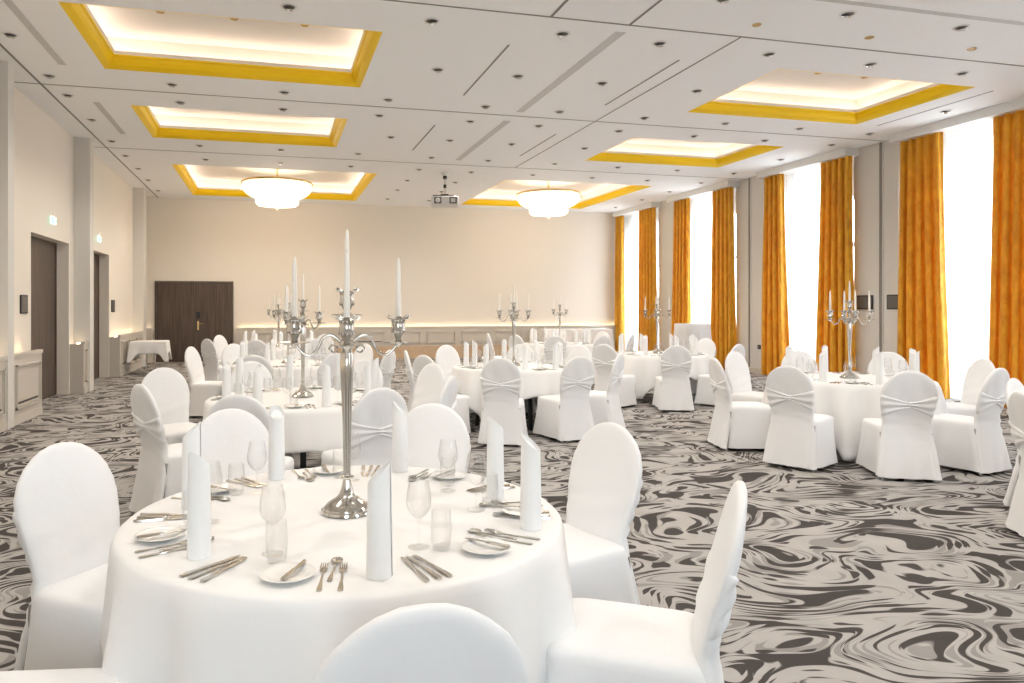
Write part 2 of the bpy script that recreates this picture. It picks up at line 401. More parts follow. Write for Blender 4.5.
# right wall : piers, recesses with arched windows
WIN=[(18.85,21.16),(15.25,17.92),(11.62,14.12),(7.7,10.52),(4.0,6.75),(.25,3.0)]
mb=MB()
edges=[YN]+[e for w in sorted(WIN) for e in w]+[YB]
for i in range(0,len(edges),2):
    mb.box(XR,XR+.5,edges[i],edges[i+1],0,CZ,PILM)
struct(mb,'wall_right',smooth=False)
def arch_wall(i, a, b):
    """infill with an arched opening at x = XR+.28, frame and pane"""
    x0,x1=XR+.30,XR+.45; m0,m1=a+.30,b-.22; r=(m1-m0)/2; zc=CZ-.22-r; c=(a+b)/2
    mb=MB(); n=24
    mb.box(x0,x1,a,m0,0,CZ,WALL); mb.box(x0,x1,m1,b,0,CZ,WALL)
    pts=[(c-r*cos(pi*k/n), zc+r*sin(pi*k/n)) for k in range(n+1)]
    for k in range(n):
        (ya,za),(yb,zb)=pts[k],pts[k+1]
        v=[(x0,ya,za),(x0,yb,zb),(x0,yb,CZ),(x0,ya,CZ),(x1,ya,za),(x1,yb,zb),(x1,yb,CZ),(x1,ya,CZ)]
        mb.add(v,[(0,1,2,3),(4,7,6,5),(0,4,5,1),(3,2,6,7)],WALL)
    mb.box(x0,x1,m0,m1,0,.08,WALL)
    struct(mb,'trim_%d'%(40+i),smooth=False)
    fr=MB(); xf0,xf1=x0+.05,x0+.11
    path=[(m0,.08),(m0,zc)]+pts[1:-1]+[(m1,zc),(m1,.08)]
    R=[]
    inner=[]
    w=.06
    for (y,z) in path:
        if z<=zc+1e-6: q=(y+(w if y<c else -w), z)
        else:
            L_=hypot(y-c,z-zc); q=(c+(y-c)*(r-w)/r, zc+(z-zc)*(r-w)/r)
        inner.append(q)
    for (y,z),(yi,zi) in zip(path,inner): R.append([(xf0,y,z),(xf0,yi,zi),(xf1,yi,zi),(xf1,y,z)])
    fr.rings(R,WFRAME)
    fr.box(xf0,xf1,m0,m1,.08,.14,WFRAME)
    fr.box(xf0,xf1,m0+.05,m1-.05,2.78,2.86,WFRAME)
    for y in (c-.03,): fr.box(xf0,xf1,y,y+.06,.1,2.8,WFRAME)
    for s_ in (-1,1): fr.box(xf0,xf1,c+s_*r*.5-.02,c+s_*r*.5+.02,2.86,zc+r*.86-.03,WFRAME)
    win=struct(fr,'window_%d'%(i+1),smooth=False)
    p=MB(); xp=x0+.08
    V=[(xp,y,z) for y,z in path]; V2=[(xp+.008,y,z) for y,z in path]
    p.rings([V,V2],PANE)
    p.build('window_pane',win,smooth=False)
    # daylight portal just outside the pane
    ld=bpy.data.lights.new('window_daylight','AREA'); ld.shape='RECTANGLE'; ld.size=m1-m0; ld.size_y=CZ-.3; ld.cycles.is_portal=True
    lo=bpy.data.objects.new('window_daylight',ld); COL.objects.link(lo)
    lo.location=(x1+.05,c,(CZ-.2)/2+.05); lo.rotation_euler=(0,radians(90),0)
    lo.rotation_euler=(pi/2,0,pi/2)   # emits towards -x
for i,(a,b) in enumerate(WIN): arch_wall(i,a,b)
# pelmets
mb=MB()
for a,b in WIN: mb.box(10.78,XR+.3,a-.12,b-.02,CZ-.145,CZ+.01,PELM)
struct(mb,'trim_50',smooth=False)
# movable wall channels in two piers
mb=MB()
for y in (14.75,10.98):
    mb.box(XR-.012,XR,y-.06,y-.035,0,CZ,PILM); mb.box(XR-.012,XR,y+.035,y+.06,0,CZ,PILM); mb.box(XR-.006,XR,y-.035,y+.035,0,CZ,GROOVE)
mb.box(XR-.05,XR,17.95,18.3,0,CZ,PILM); mb.box(XR-.05,XR,14.2,14.5,0,CZ,PILM); mb.box(XR-.05,XR,10.55,10.8,0,CZ,PILM)
struct(mb,'trim_51',smooth=False)
mb=MB()
for a,b in ((17.92,18.85),(14.12,15.25),(10.52,11.62),(6.75,7.7)): mb.box(XR-.065,XR,a,b,0,.12,WAINS)
struct(mb,'baseboard_right',smooth=False)

# ------------------------------------------------------------------ curtains
def drape(name, y0, y1, yt0, yt1, x, mat, folds, amp, z1, parent=None, seed=0, thick=.006):
    """y0..y1 at the hem, yt0..yt1 at the heading"""
    rnd=random.Random(seed); n=folds*10; rows=26; mb=MB()
    phs=[rnd.uniform(-.35,.35) for _ in range(folds+2)]; am=[rnd.uniform(.7,1.2) for _ in range(folds+2)]
    F=[];B=[]
    for r in range(rows+1):
        t=r/rows; z=.015+(z1-.015)*t; k=t**1.6
        a=y0+(yt0-y0)*(1-(1-t)**1.5); b=y1+(yt1-y1)*(1-(1-t)**1.5); f=[];g=[]
        for j in range(n+1):
            u=j/n; q=u*folds; i=int(q); w=am[i]*(1-(q-i))+am[i+1]*(q-i); p=phs[i]*(1-(q-i))+phs[i+1]*(q-i)
            A=amp*w*(1-.45*k)
            ph=2*pi*q+p*(1-t)*2+.25*sin(3*t+i)
            xx=x+A*cos(ph)+.012*sin(9*q+5*t)*(1-t)
            yy=a+(b-a)*u+A*.45*sin(2*ph)
            f.append((xx-thick/2,yy,z)); g.append((xx+thick/2,yy,z))
        F.append(f+g[::-1])
    mb.rings(F,mat,True,True,True)
    return mb.build(name,parent,angle=70)
ZT=CZ-.13
CURT=[ # hem y0,y1, head y0,y1, label
 (20.72,21.22,20.74,21.2,'orange-gold velvet curtain in the far right corner beside the back wall'),
 (18.72,19.74,18.78,19.72,'orange-gold velvet curtain on the nearer side of the farthest window'),
 (16.98,17.88,17.02,17.78,'orange-gold velvet curtain on the far side of the second farthest window'),
 (15.12,16.0,15.18,15.98,'orange-gold velvet curtain on the nearer side of the second farthest window'),
 (13.28,14.1,13.42,14.02,'orange-gold velvet curtain on the far side of the window behind the right-front table'),
 (11.45,12.45,11.52,12.32,'orange-gold velvet curtain beside the pier with the two black wall panels'),
 (9.47,10.45,9.60,10.42,'orange-gold velvet curtain flaring to the floor right of two black wall panels'),
 (7.75,8.80,7.75,8.74,'orange-gold velvet curtain at the right edge of the photo'),
 (5.75,6.8,5.95,6.7,None),(3.95,4.95,4.02,4.8,None),(2.0,3.05,2.2,2.95,None),(.2,1.2,.28,1.05,None)]
for i,(a,b,c_,d_,lab) in enumerate(CURT):
    o=drape('curtain',a,b,c_,d_,10.93,VELVET,max(4,round((b-a)/.185)),.068,ZT,seed=i)
    tag(o,lab or ('orange-gold velvet curtain by the window beyond the right edge, %s'%['first pair, far side','first pair, near side','second pair, far side','second pair, near side'][i-8]),'curtain','orange velvet curtains at the tall windows')
SN=['in the farthest window','in the second farthest window','in the window behind the right-front table','in the rightmost window in view','in the first window beyond the right edge','in the second window beyond the right edge']
for i,(a,b) in enumerate(WIN):
    gap = .42 if i in (1,2) else .02
    o=drape('sheer_curtain',a+.12,b-gap,a+.12,b-gap,11.13,SHEER,int((b-a)/.12),.028,ZT,seed=40+i,thick=.002)
    tag(o,'white sheer voile curtain '+SN[i],'curtain','white sheer curtains at the tall windows')

# ------------------------------------------------------------------ furniture prototypes
def interp(tab, z):
    for a,b in zip(tab,tab[1:]):
        if a[0]<=z<=b[0]:
            t=(z-a[0])/(b[0]-a[0]); t_=t
            return [a[k]+(b[k]-a[k])*t_ for k in range(1,len(a))]
    return list(tab[-1][1:]) if z>tab[-1][0] else list(tab[0][1:])
BK=[(.03,.252,.030,-.315),(.12,.243,.032,-.300),(.28,.224,.036,-.268),(.42,.205,.040,-.240),(.50,.195,.038,-.240),(.58,.202,.036,-.252),
    (.66,.217,.033,-.272),(.74,.225,.030,-.294),(.80,.221,.028,-.308),(.86,.200,.027,-.322),(.905,.168,.025,-.332),(.94,.128,.022,-.339),(.962,.092,.019,-.343),(.976,.052,.013,-.345),(.981,.016,.005,-.346)]
def se(hw,hd,n,k=40):
    out=[]
    for j in range(k):
        a=2*pi*j/k; c_,s_=cos(a),sin(a)
        out.append((hw*math.copysign(abs(c_)**(2/n),c_), hd*math.copysign(abs(s_)**(2/n),s_)))
    return out
def make_chair():
    root=empty('banquet_chair'); tag(root,'x','chair')
    zs=[.03,.06,.1,.15,.2,.25,.3,.35,.39,.43,.47,.5,.53,.56,.59,.62,.65,.68,.71,.74,.77,.80,.83,.86,.885,.905,.925,.94,.952,.962,.97,.976,.981]
    mb=MB(); R=[]
    for z in zs:
        hw,hd,yc=interp(BK,z)
        ring=[]
        for (x,y) in se(hw,hd,2.7,48):
            u=x/hw if hw else 0
            w=0
            if y<0 and .25<z<.62: w=.0075*sin(z*75+u*2.2+1.5*u*u)*(1-abs(z-.46)/.2)*(.4+abs(u))      # pulled folds below the sash
            if z<.22: w+=.010*sin(u*9+1.0)*(1-z/.22)*(1 if y<0 else 0)
            if y<0 and .70<z<.93: w+=.006*sin(u*7+z*9)*(1-abs(z-.78)/.16)
            if y>0 and .5<z<.7: w-=.004*sin(z*55+u*3)
            ring.append((x*(1+.004*sin(z*50)),yc+y-w,z))
        R.append(ring)
    mb.rings(R,CHAIRM,True,False,True); mb.build('back_cover',root,angle=80)
    # seat cover with skirt
    mb=MB(); R=[]
    for z,hw,y0,y1 in ((.035,.250,-.338,.266),(.10,.243,-.325,.258),(.2,.236,-.308,.251),(.3,.230,-.290,.247),(.40,.226,-.270,.244),(.435,.226,-.26,.248),(.455,.222,-.25,.246),(.468,.215,-.24,.236),(.476,.19,-.23,.215),(.481,.12,-.18,.14),(.483,.03,-.05,.03)):
        ring=[]
        for (x,y) in se(hw,(y1-y0)/2,7,56):
            yy=(y0+y1)/2+y; k=max(0,1-z/.42)
            a=atan2(y,x); rip=(.012*sin(a*11+1.3)+.007*sin(a*23))*k*(1+.8*abs(sin(2*a)))
            ring.append((x*(1+rip/hw),yy+rip*math.copysign(1,y)*(abs(y)>.2),z+(.004*sin(a*5) if z<.05 else 0)))
        R.append(ring)
    mb.rings(R,CHAIRM,True,False,True); mb.build('seat_cover',root,angle=80)
    # sash gathered to a twist at the rear of the back
    mb=MB(); nu,nv=36,14; out=[];inn=[]
    for i in range(nu+1):
        u=-1+2*i/nu; r1=[];r2=[]
        hh=.024+.078*abs(u)**1.2
        for j in range(nv+1):
            v=-1+2*j/nv; z=.662+hh*v+.012*(1-abs(u))
            hw,hd,yc=interp(BK,z); xx=u*hw*1.015
            n_=2.7; ys=yc-hd*(max(0,1-min(1,abs(u)*.999)**n_))**(1/n_)
            rid=.007*cos(v*pi*2.3+.8*math.sin(u*2.5))+.013*(1-v*v)*math.exp(-(u/.11)**2)
            e=(1-v**8)
            r1.append((xx,ys-(.010+rid)*e-.002,z)); r2.append((xx*.985,ys+.012,z))
        out.append(r1+r2[::-1])
    mb.rings(out,CHAIRM); mb.build('sash',root,angle=80)
    for sx in (-1,1):
        for y0,lean in ((-.24,-.05),(.2,.02)):
            l=MB(); l.tube([(sx*.2,y0,.42),(sx*.205,y0+lean*.9,.02),(sx*.205,y0+lean,.0)],[.012,.012,.014],STEEL,10)
            l.build('leg',root)
    return root
CHAIR=Proto(make_chair())

TR=.80; TZ=.76
def make_table():
    root=empty('round_table'); tag(root,'x','table')
    mb=MB(); mb.lathe([(TR-.012,TZ-.035),(TR-.003,TZ-.03),(TR-.003,TZ-.012),(TR-.01,TZ-.008)],TABLEW,48); mb.build('tabletop',root)
    for k in range(4):
        a=pi/4+k*pi/2; l=MB()
        l.box(-.022,.022,-.022,.022,0,TZ-.035,BLACKM,Matrix.Translation((.52*cos(a),.52*sin(a),0))@Matrix.Rotation(a,4,'Z'))
        l.build('leg',root,smooth=False)
    f=MB(); f.box(-.37,.37,-.39,-.35,TZ-.09,TZ-.035,BLACKM); f.box(-.37,.37,.35,.39,TZ-.09,TZ-.035,BLACKM); f.build('under_frame',root,smooth=False)
    return root
TABLE=Proto(make_table())
def cloth_mesh(half, R=TR, z=TZ, seed=1, mat=CLOTH, amp=1.0):
    rnd=random.Random(seed); n=192; mb=MB(); rings=[]
    ph=[rnd.uniform(0,6.28) for _ in range(6)]
    for r in (.01,.2,.4,.6,R-.03): rings.append([(r*cos(2*pi*j/n),r*sin(2*pi*j/n),z) for j in range(n)])
    rings.append([((R-.008)*cos(2*pi*j/n),(R-.008)*sin(2*pi*j/n),z-.0015) for j in range(n)])
    rings.append([((R+.004)*cos(2*pi*j/n),(R+.004)*sin(2*pi*j/n),z-.012) for j in range(n)])
    rows=14
    for i in range(1,rows+1):
        t=i/rows; ring=[]
        for j in range(n):
            a=2*pi*j/n
            L=min(half/max(abs(cos(a)),1e-6),half/max(abs(sin(a)),1e-6))
            L=min(L,half*1.33)-R
            L=min(L,z-.02)
            s=.012+(L-.012)*t
            corner=abs(sin(2*a))**3
            k=(max(s,0)/.7)**.8
            fold=amp*k*((.018+.055*corner)*sin(a*16+ph[0]+.9*sin(a*3+ph[1]))+.010*sin(a*29+ph[2])+.012*sin(a*5+ph[3]))
            rr=R+.006+.05*k*(1+.8*corner)+fold
            ring.append((rr*cos(a),rr*sin(a),z-s))
        rings.append(ring)
    mb.rings(rings,mat,True,True,False)
    o=mb.build('tablecloth',angle=80)
    so=o.modifiers.new('thick','SOLIDIFY'); so.thickness=.003; so.offset=-1
    return o

# candelabrum
def make_candelabra():
    root=empty('candelabra'); tag(root,'x','candelabra')
    mb=MB(); mb.lathe([(.0,.0),(.094,.0),(.098,.004),(.096,.012),(.088,.016),(.086,.022),(.074,.034),(.056,.046),(.040,.056),(.030,.068),(.022,.088),(.017,.108),(.014,.125)],SILVER,48,cap0=False,cap1=True); mb.build('base',root,angle=25)
    mb=MB(); mb.lathe([(.014,.12),(.026,.128),(.027,.133),(.015,.138),(.0135,.15),(.0145,.24),(.017,.34),(.021,.44),(.025,.52),(.0265,.57),(.024,.60),(.017,.612),(.028,.62),(.052,.628),(.053,.632),(.03,.638),(.02,.645),(.016,.665),(.012,.69)],SILVER,36); mb.build('stem',root,angle=25)
    # centre column with its cup
    def cup(mb, M):
        mb.lathe([(.004,-.072),(.010,-.066),(.018,-.058),(.058,-.054),(.059,-.051),(.020,-.047),(.012,-.040),(.016,-.03),(.020,-.022)],SILVER,24,M)
        mb.lathe([(.016,-.024),(.027,-.018),(.030,-.010),(.026,0),(.025,.02),(.028,.032),(.031,.036),(.027,.039),(.014,.036),(.0125,.0)],SILVER,24,M)
        for k in range(8):       # petal rim
            a=k*pi/4; ca,sa=cos(a),sin(a)
            P=[]
            for (r,z,w) in ((.026,.034,.010),(.036,.037,.013),(.046,.045,.009),(.050,.051,.002)):
                for s_ in (-1,1):
                    P.append((r*ca-w*s_*sa, r*sa+w*s_*ca, z))
            Q=[(x,y,z-.002) for x,y,z in P]
            f=[(0,1,3,2),(2,3,5,4),(4,5,7,6)]; g=[tuple(i+8 for i in q[::-1]) for q in f]
            side=[(0,2,10,8),(2,4,12,10),(4,6,14,12),(1,9,11,3),(3,11,13,5),(5,13,15,7),(6,7,15,14),(0,8,9,1)]
            mb.add(P+Q,f+g+side,SILVER,M)
    mb=MB(); mb.lathe([(.010,.68),(.013,.70),(.020,.712),(.013,.722),(.009,.735),(.012,.745)],SILVER,20)
    cup(mb,Matrix.Translation((0,0,.796))); mb.build('centre_cup',root,angle=30)
    for k in range(4):
        a=k*pi/2; arm=MB(); P=[]
        for i in range(29):
            t=i/28; r=.02+.174*t; z=.636+.030*sin(pi*min(1,t*2.0))*(1 if t<.5 else 0)-.048*sin(pi*max(0,(t-.42)/.58))*(1 if t>.42 else 0)+.004*t
            if t>.86: r=.02+.174*(.86+.14*sin((t-.86)/.14*pi/2)); z+= .018*((t-.86)/.14)**1.5
            P.append((r*cos(a),r*sin(a),z))
        arm.tube(P,[.007-.002*i/28 for i in range(29)],SILVER,10)
        # small scroll beneath the arm
        arm.tube([((.05+.018*cos(q)*(1-q/12))*cos(a),(.05+.018*cos(q)*(1-q/12))*sin(a),.612+.018*sin(q)*(1-q/12)) for q in [i*.5 for i in range(14)]],.0035,SILVER,8)
        ao=arm.build('arm',root,angle=40)
        c_=MB(); cup(c_,Matrix.Translation((.194*cos(a),.194*sin(a),.692))); c_.build('candle_cup',ao,angle=30)
    return root
CANDELA=Proto(make_candelabra())
def make_candle():
    mb=MB(); mb.lathe([(.0118,0),(.0118,.005),(.0105,.13),(.0088,.225),(.0062,.258),(.0018,.268)],WAX,16)
    root=mb.build('taper_candle',angle=60); tag(root,'x','candle')
    w=MB(); w.tube([(0,0,.266),(.001,0,.274),(.005,.001,.282)],.0011,WICK,6); w.build('wick',root)
    return root
CANDLE=Proto(make_candle())
# rolled napkin standing upright
def make_napkin():
    mb=MB(); n=110; rows=8; F=[]
    pts=[]
    for j in range(n+1):
        t=j/n; a=t*2*pi*3.2; r=.036-.012*t; pts.append((r*cos(a),r*sin(a),a,r,t))
    def top(x,t): return .30+.85*(x)-.012*t
    rings=[]
    for i in range(rows+1):
        q=i/rows; out=[];inn=[]
        for (x,y,a,r,t) in pts:
            zt=top(x,t); z=zt*q; k=1+.10*(1-q)-.04*q
            out.append((x*k,y*k,z)); inn.append((x*k*(r-.0018)/r,y*k*(r-.0018)/r,z))
        rings.append(out+inn[::-1])
    mb.rings(rings,NAPK)
    core=[[(.0235*cos(2*pi*j/20)*f,.0235*sin(2*pi*j/20)*f,0 if i==0 else .286+.85*.0235*cos(2*pi*j/20)*f) for j in range(20)] for i,f in ((0,1),(1,1),(1,.1))]
    mb.rings(core,NAPK); o=mb.build('rolled_napkin',angle=60); tag(o,'x','napkin'); return o
NAP=Proto(make_napkin())
def make_wine():
    root=empty('wine_glass'); tag(root,'x','glass')
    o=MB(); o.lathe([(.0015,0),(.034,.0),(.035,.0015),(.030,.003),(.010,.005),(.005,.010)],GLASS,28); o.build('foot',root)
    o=MB(); o.lathe([(.005,.010),(.0038,.03),(.0036,.06),(.0042,.082),(.008,.092)],GLASS,16,cap0=False,cap1=False); o.build('stem',root)
    o=MB(); o.lathe([(.004,.090),(.014,.096),(.027,.108),(.037,.124),(.041,.140),(.040,.165),(.036,.190),(.031,.215),(.030,.215),(.035,.190),(.039,.165),(.040,.140),(.036,.125),(.026,.109),(.013,.0975),(.001,.094)],GLASS,28,cap0=False,cap1=False); o.build('bowl',root)
    return root
WINE=Proto(make_wine())
def make_tumbler():
    mb=MB(); mb.lathe([(.024,0),(.028,.003),(.032,.03),(.0335,.07),(.032,.105),(.030,.125),(.029,.125),(.031,.105),(.0322,.07),(.031,.032),(.026,.012),(.001,.010)],GLASS,28,cap0=True,cap1=False)
    o=mb.build('water_tumbler'); tag(o,'x','glass'); return o
TUMB=Proto(make_tumbler())
def make_plate():
    mb=MB(); mb.lathe([(.030,.0),(.045,.0),(.048,.003),(.060,.007),(.078,.014),(.080,.0155),(.078,.0165),(.060,.0105),(.047,.006),(.02,.005)],PLATE,40)
    o=mb.build('bread_plate',angle=60); tag(o,'x','plate'); return o
PLT=Proto(make_plate())
def flat_outline(mb, half, z0, z1, mat, bend=None):
    """half: list of (y, halfwidth)"""
    R=[]
    for y,w in half:
        b_=bend(y) if bend else 0
        R.append([(-w,y,z0+b_),(w,y,z0+b_),(w*.8,y,z1+b_),(-w*.8,y,z1+b_)])
    mb.rings(R,mat)
def make_knife(name='table_knife', L=.215):
    k=L/.215; mb=MB()
    flat_outline(mb,[(y*k,w) for y,w in((-.107,.003),(-.104,.008),(-.09,.0095),(-.05,.008),(-.005,.0062),(.0,.005))],.0,.0065,CUTL)
    o=mb.build(name,angle=50); tag(o,'x','knife')
    b=MB(); b.add([(-.005,0,.002),(.006,.0,.002),(.0095,.03*k,.002),(.0095,.075*k,.002),(.004,.10*k,.002),(-.003,.108*k,.002),(-.005,.10*k,.002),
                   (-.005,0,.0042),(.006,.0,.0042),(.0095,.03*k,.0032),(.0095,.075*k,.0032),(.004,.10*k,.0032),(-.003,.108*k,.0032),(-.005,.10*k,.0042)],
                  [tuple(range(6,-1,-1)),tuple(range(7,14))]+[(i,(i+1)%7,7+(i+1)%7,7+i) for i in range(7)],CUTL)
    b.build('blade',o,smooth=False)
    return o
KNIFE=Proto(make_knife()); BKNIFE=Proto(make_knife('butter_knife',.165))
def make_fork():
    bend=lambda y: .010*max(0,(y-.0)/.1)**2*(1-.4*max(0,(y-.07)/.03)) if y>0 else .0
    mb=MB(); flat_outline(mb,[(-.10,.003),(-.097,.008),(-.08,.0085),(-.03,.004),(.02,.003),(.035,.0035)],.0,.003,CUTL,bend)
    o=mb.build('table_fork',angle=50); tag(o,'x','fork')
    h=MB(); flat_outline(h,[(.033,.0035),(.040,.008),(.048,.0115),(.060,.0115)],.0,.0025,CUTL,bend)
    for i in range(4):
        x=-.0095+i*.00633
        R=[]
        for y,w in ((.058,.0019),(.08,.0016),(.098,.0008)):
            b_=bend(y); R.append([(x-w,y,b_),(x+w,y,b_),(x+w,y,b_+.0022),(x-w,y,b_+.0022)])
        h.rings(R,CUTL)
    h.build('tines',o,smooth=False); return o
FORK=Proto(make_fork())
def make_spoon():
    mb=MB(); flat_outline(mb,[(-.09,.003),(-.087,.007),(-.07,.0075),(-.03,.0035),(.03,.003),(.045,.004)],.001,.004,CUTL)
    o=mb.build('dessert_spoon',angle=50); tag(o,'x','spoon')
    b=MB(); R=[]
    for i in range(9):
        t=i/8; y=.042+.05*t; w=.0175*math.sqrt(max(0,1-(2*t-1)**2))+.001
        R.append([(w*cos(q),y,.0065-.0055*abs(sin(q))**1 if True else 0) for q in [pi*j/8 for j in range(9)]]+[(w*.93*cos(q),y,.0075-.0055*abs(sin(q))) for q in [pi*j/8 for j in range(8,-1,-1)]])
    b.rings(R,CUTL); b.build('bowl',o,angle=60); return o
SPOON=Proto(make_spoon())

# ------------------------------------------------------------------ tables, chairs, settings
DIRN=['far','far left','left','near left','near','near right','right','far right']   # clockwise numbering by camera angle
def cam_ang(dx,dy):   # angle seen from the camera, 0 = right, 90 = away
    return math.degrees(atan2(dy,dx))+math.degrees(YAW)
def sector(ang):       # ang in degrees, 90 = far
    return int(round((ang-90)/45.0))%8
TABLES={ # name: (x,y, cloth half, cloth rot deg, candelabra rot deg)
 'foreground table':(.275,2.69,1.16,0,-6),
 'second left table':(.26,6.25,1.11,-2,42),
 'third left table':(.22,10.16,1.11,3,12),
 'farthest left table':(.13,14.38,1.11,0,5),
 'middle table':(3.12,8.93,1.11,4,-8),
 'farthest right table':(6.15,14.55,1.11,0,20),
 'second right table':(6.33,10.8,1.11,-5,-25),
 'right-front table':(6.17,6.52,1.15,2,-28)}
CH={
 'foreground table':[(61,443,-14),(424,605),(741,483),(612,423),(433,407),(229,415)],
 'second left table':[(240,395),(380,388),(140,384),(163,373,-30),(250,363),(433,365),(452,376),(365,362)],
 'third left table':[(198,347),(259,357),(340,353),(387,350),(365,344),(222,345)],
 'farthest left table':[(209,339),(219,336),(252,340),(316,340),(325,334)],
 'middle table':[(407,351),(424,356),(446,347),(500,359),(588,356),(613,353),(581,347),(521,345)],
 'farthest right table':[(561,336),(519,334),(504,335),(558,331),(592,339),(603,331),(612,336)],
 'second right table':[(604,345),(677,347),(739,344),(706,341)],
 'right-front table':[(790,366),(908,371),(714,358),(734,353),(798,351),(889,352),(984,361),(1000,367)]}
ZTOP=.98
used=set(); chair_n=0
def add_chair(x,y,face,label):
    CHAIR.place((x,y,0),face-pi/2,label,'white covered banquet chairs')
def uniq(tname, k, taken):
    for d in (0,1,-1,2,-2,3,-3,4):
        q=(k+d)%8
        if q not in taken: taken.add(q); return q
for tn,lst in CH.items():
    cx,cy=TABLES[tn][:2]; C=Vector((cx,cy)); taken=set()
    items=[]
    for (px,py,*tw) in lst:
        p=on_z(px,py,ZTOP); zc0=FPX*(H_CAM-ZTOP)/(py-HOR)
        best=None
        for i in range(-60,61):
            zc=zc0*(1+i*.005); q=ray_pt(px,zc); d=(q-C).length
            tgt=min(max((p-C).length,1.44),1.62)
            cost=abs(d-tgt)*3+abs(zc-zc0)/zc0*8
            if best is None or cost<best[0]: best=(cost,q)
        q=best[1]; dv=(q-C); items.append((q,cam_ang(dv.x,dv.y),tw[0] if tw else 0))
    if tn=='foreground table':
        add_chair(-1.135*CY+1.87*SY, 1.87*CY+1.135*SY, -YAW+radians(4), 'white covered banquet chair at the bottom left corner, only its seat showing')
    # neighbours at one table keep clear of each other
    pol=[[atan2(q.y-cy,q.x-cx),(q-C).length,tw] for q,_,tw in items]
    for _ in range(60):
        for i in range(len(pol)):
            for j_ in range(i+1,len(pol)):
                dl=(pol[j_][0]-pol[i][0]+pi)%(2*pi)-pi
                if abs(dl)<.62:
                    sg=1 if dl>0 else -1; e=(.62-abs(dl))*.5
                    pol[i][0]-=sg*e*.5; pol[j_][0]+=sg*e*.5
    items=[]
    for a_,r_,tw in pol:
        dv=Vector((cos(a_),sin(a_)))*r_; items.append((C+dv,cam_ang(dv.x,dv.y),tw))
    items.sort(key=lambda t:t[1])
    secs=[sector(t[1]) for t in items]
    # unique place names round the table
    for (q,a,tw),s_ in zip(items,secs):
        k=uniq(tn,s_,taken)
        d=(C-q).normalized(); face=atan2(d.y,d.x)+radians(tw); o=q+Vector((cos(face),sin(face)))*.345
        add_chair(o.x,o.y,face,'white covered banquet chair on the %s side of the %s'%(DIRN[k],tn))
for (px,zc,tx,ty,lab) in ((1013,5.55,6.2,2.9,'white covered chair cut by the right edge, the farther of the two'),(1021,4.68,6.2,2.9,'white covered chair cut by the right edge, the nearer of the two')):
    q=ray_pt(px,zc); d=(Vector((tx,ty))-q).normalized(); o=q+d*.345; add_chair(o.x,o.y,atan2(d.y,d.x),lab)

def put(proto,C,a,r,z,label,group,rot=0.0,tilt=0.0):
    x=C[0]+r*cos(a); y=C[1]+r*sin(a)
    return proto.place((x,y,z),a-pi/2+pi+rot,label,group)   # local +y looks to the table centre
ZS=TZ+.001
OFF={'second left table':10,'third left table':20,'farthest left table':5,'middle table':-6,'farthest right table':10,'second right table':-4,'right-front table':-20}
NAPROT=random.Random(3)
for ti,(tn,(cx,cy,half,crot,lrot)) in enumerate(TABLES.items()):
    t=TABLE.place((cx,cy,0),radians(crot+45),'round banquet table under a white cloth, the '+tn,'round banquet tables')
    cl=cloth_mesh(half,seed=ti); cl.location=(cx,cy,0); cl.rotation_euler=(0,0,radians(crot))
    tag(cl,'white cloth draped over the %s'%tn,'tablecloth','white round-table cloths')
    CANDELA.place((cx,cy,ZS),radians(lrot),'five-cup silver candelabra with ivory candles on the '+tn,'silver candelabras')
    for k in range(5):
        if k==4: p=(cx,cy,ZS+.798); w='raised centre'
        else:
            a=radians(lrot)+k*pi/2; p=(cx+.194*cos(a),cy+.194*sin(a),ZS+.694)
            an=cam_ang(cos(a),sin(a)); w=['right','far','left','near'][int(round((an-0.01)/90.0))%4]
        o=CANDLE.place(p,k*1.3,'ivory candle in the %s cup of the candelabra, %s'%(w,tn),'ivory taper candles')
    first=(tn=='foreground table')
    if first: seats=[(-88,.69),(-143,.64),(161,.63),(113,.67),(63,.71),(6,.63),(-30,.72)]
    else: seats=[(OFF[tn]+45*k+NAPROT.uniform(-4,4),.66) for k in range(8)]
    seats=sorted(seats,key=lambda s:s[0]); taken=set()
    near=hypot(cx,cy)<9
    for (sa,sr) in seats:
        a=radians(sa); k=uniq(tn,sector(sa+math.degrees(YAW)),taken); pl='%s place of the %s'%(DIRN[k],tn)
        put(NAP,(cx,cy),a,sr-.02,ZS,'rolled white napkin standing at the '+pl,'upright rolled napkins',rot=NAPROT.uniform(-2.8,2.8))
        j=lambda s=1.5: radians(NAPROT.uniform(-s,s))
        put(WINE,(cx,cy),a+radians(19)+j(),.49,ZS,'clear stemmed wine glass at the '+pl,'wine glasses')
        put(TUMB,(cx,cy),a+radians(25)+j(),.55,ZS,'clear water tumbler at the '+pl,'water tumblers')
        pr=.67; pa=a-radians(23)+j()
        put(PLT,(cx,cy),pa,pr-.01,ZS,'small white bread plate at the '+pl,'bread plates')
        put(BKNIFE,(cx,cy),pa+radians(1.5),pr-.02,ZS+.0175,'butter knife on the bread plate at the '+pl,'butter knives',rot=j(9))
        kr=[('left',9.5),('middle',12),('right',14.5)] if near else [('left',10),('right',13)]
        for w,dd in kr:
            aa=a+radians(dd); put(KNIFE,(cx,cy),aa,.655,ZS,'%s steel knife at the %s'%({'left':'innermost','middle':'middle','right':'outermost'}[w],pl),'table knives',rot=radians(dd-12)+j(3))
        for w,dd,rr in ([('innermost',-9,.66),('outermost',-14,.655)]):
            aa=a+radians(dd); put(FORK,(cx,cy),aa,rr,ZS,'%s steel fork at the %s'%(w,pl),'table forks',rot=-radians(dd+12)+j(3))
        if near:
            put(SPOON,(cx,cy),a+radians(-11.5),.60,ZS,'steel dessert spoon between the forks at the '+pl,'dessert spoons',rot=j(4))

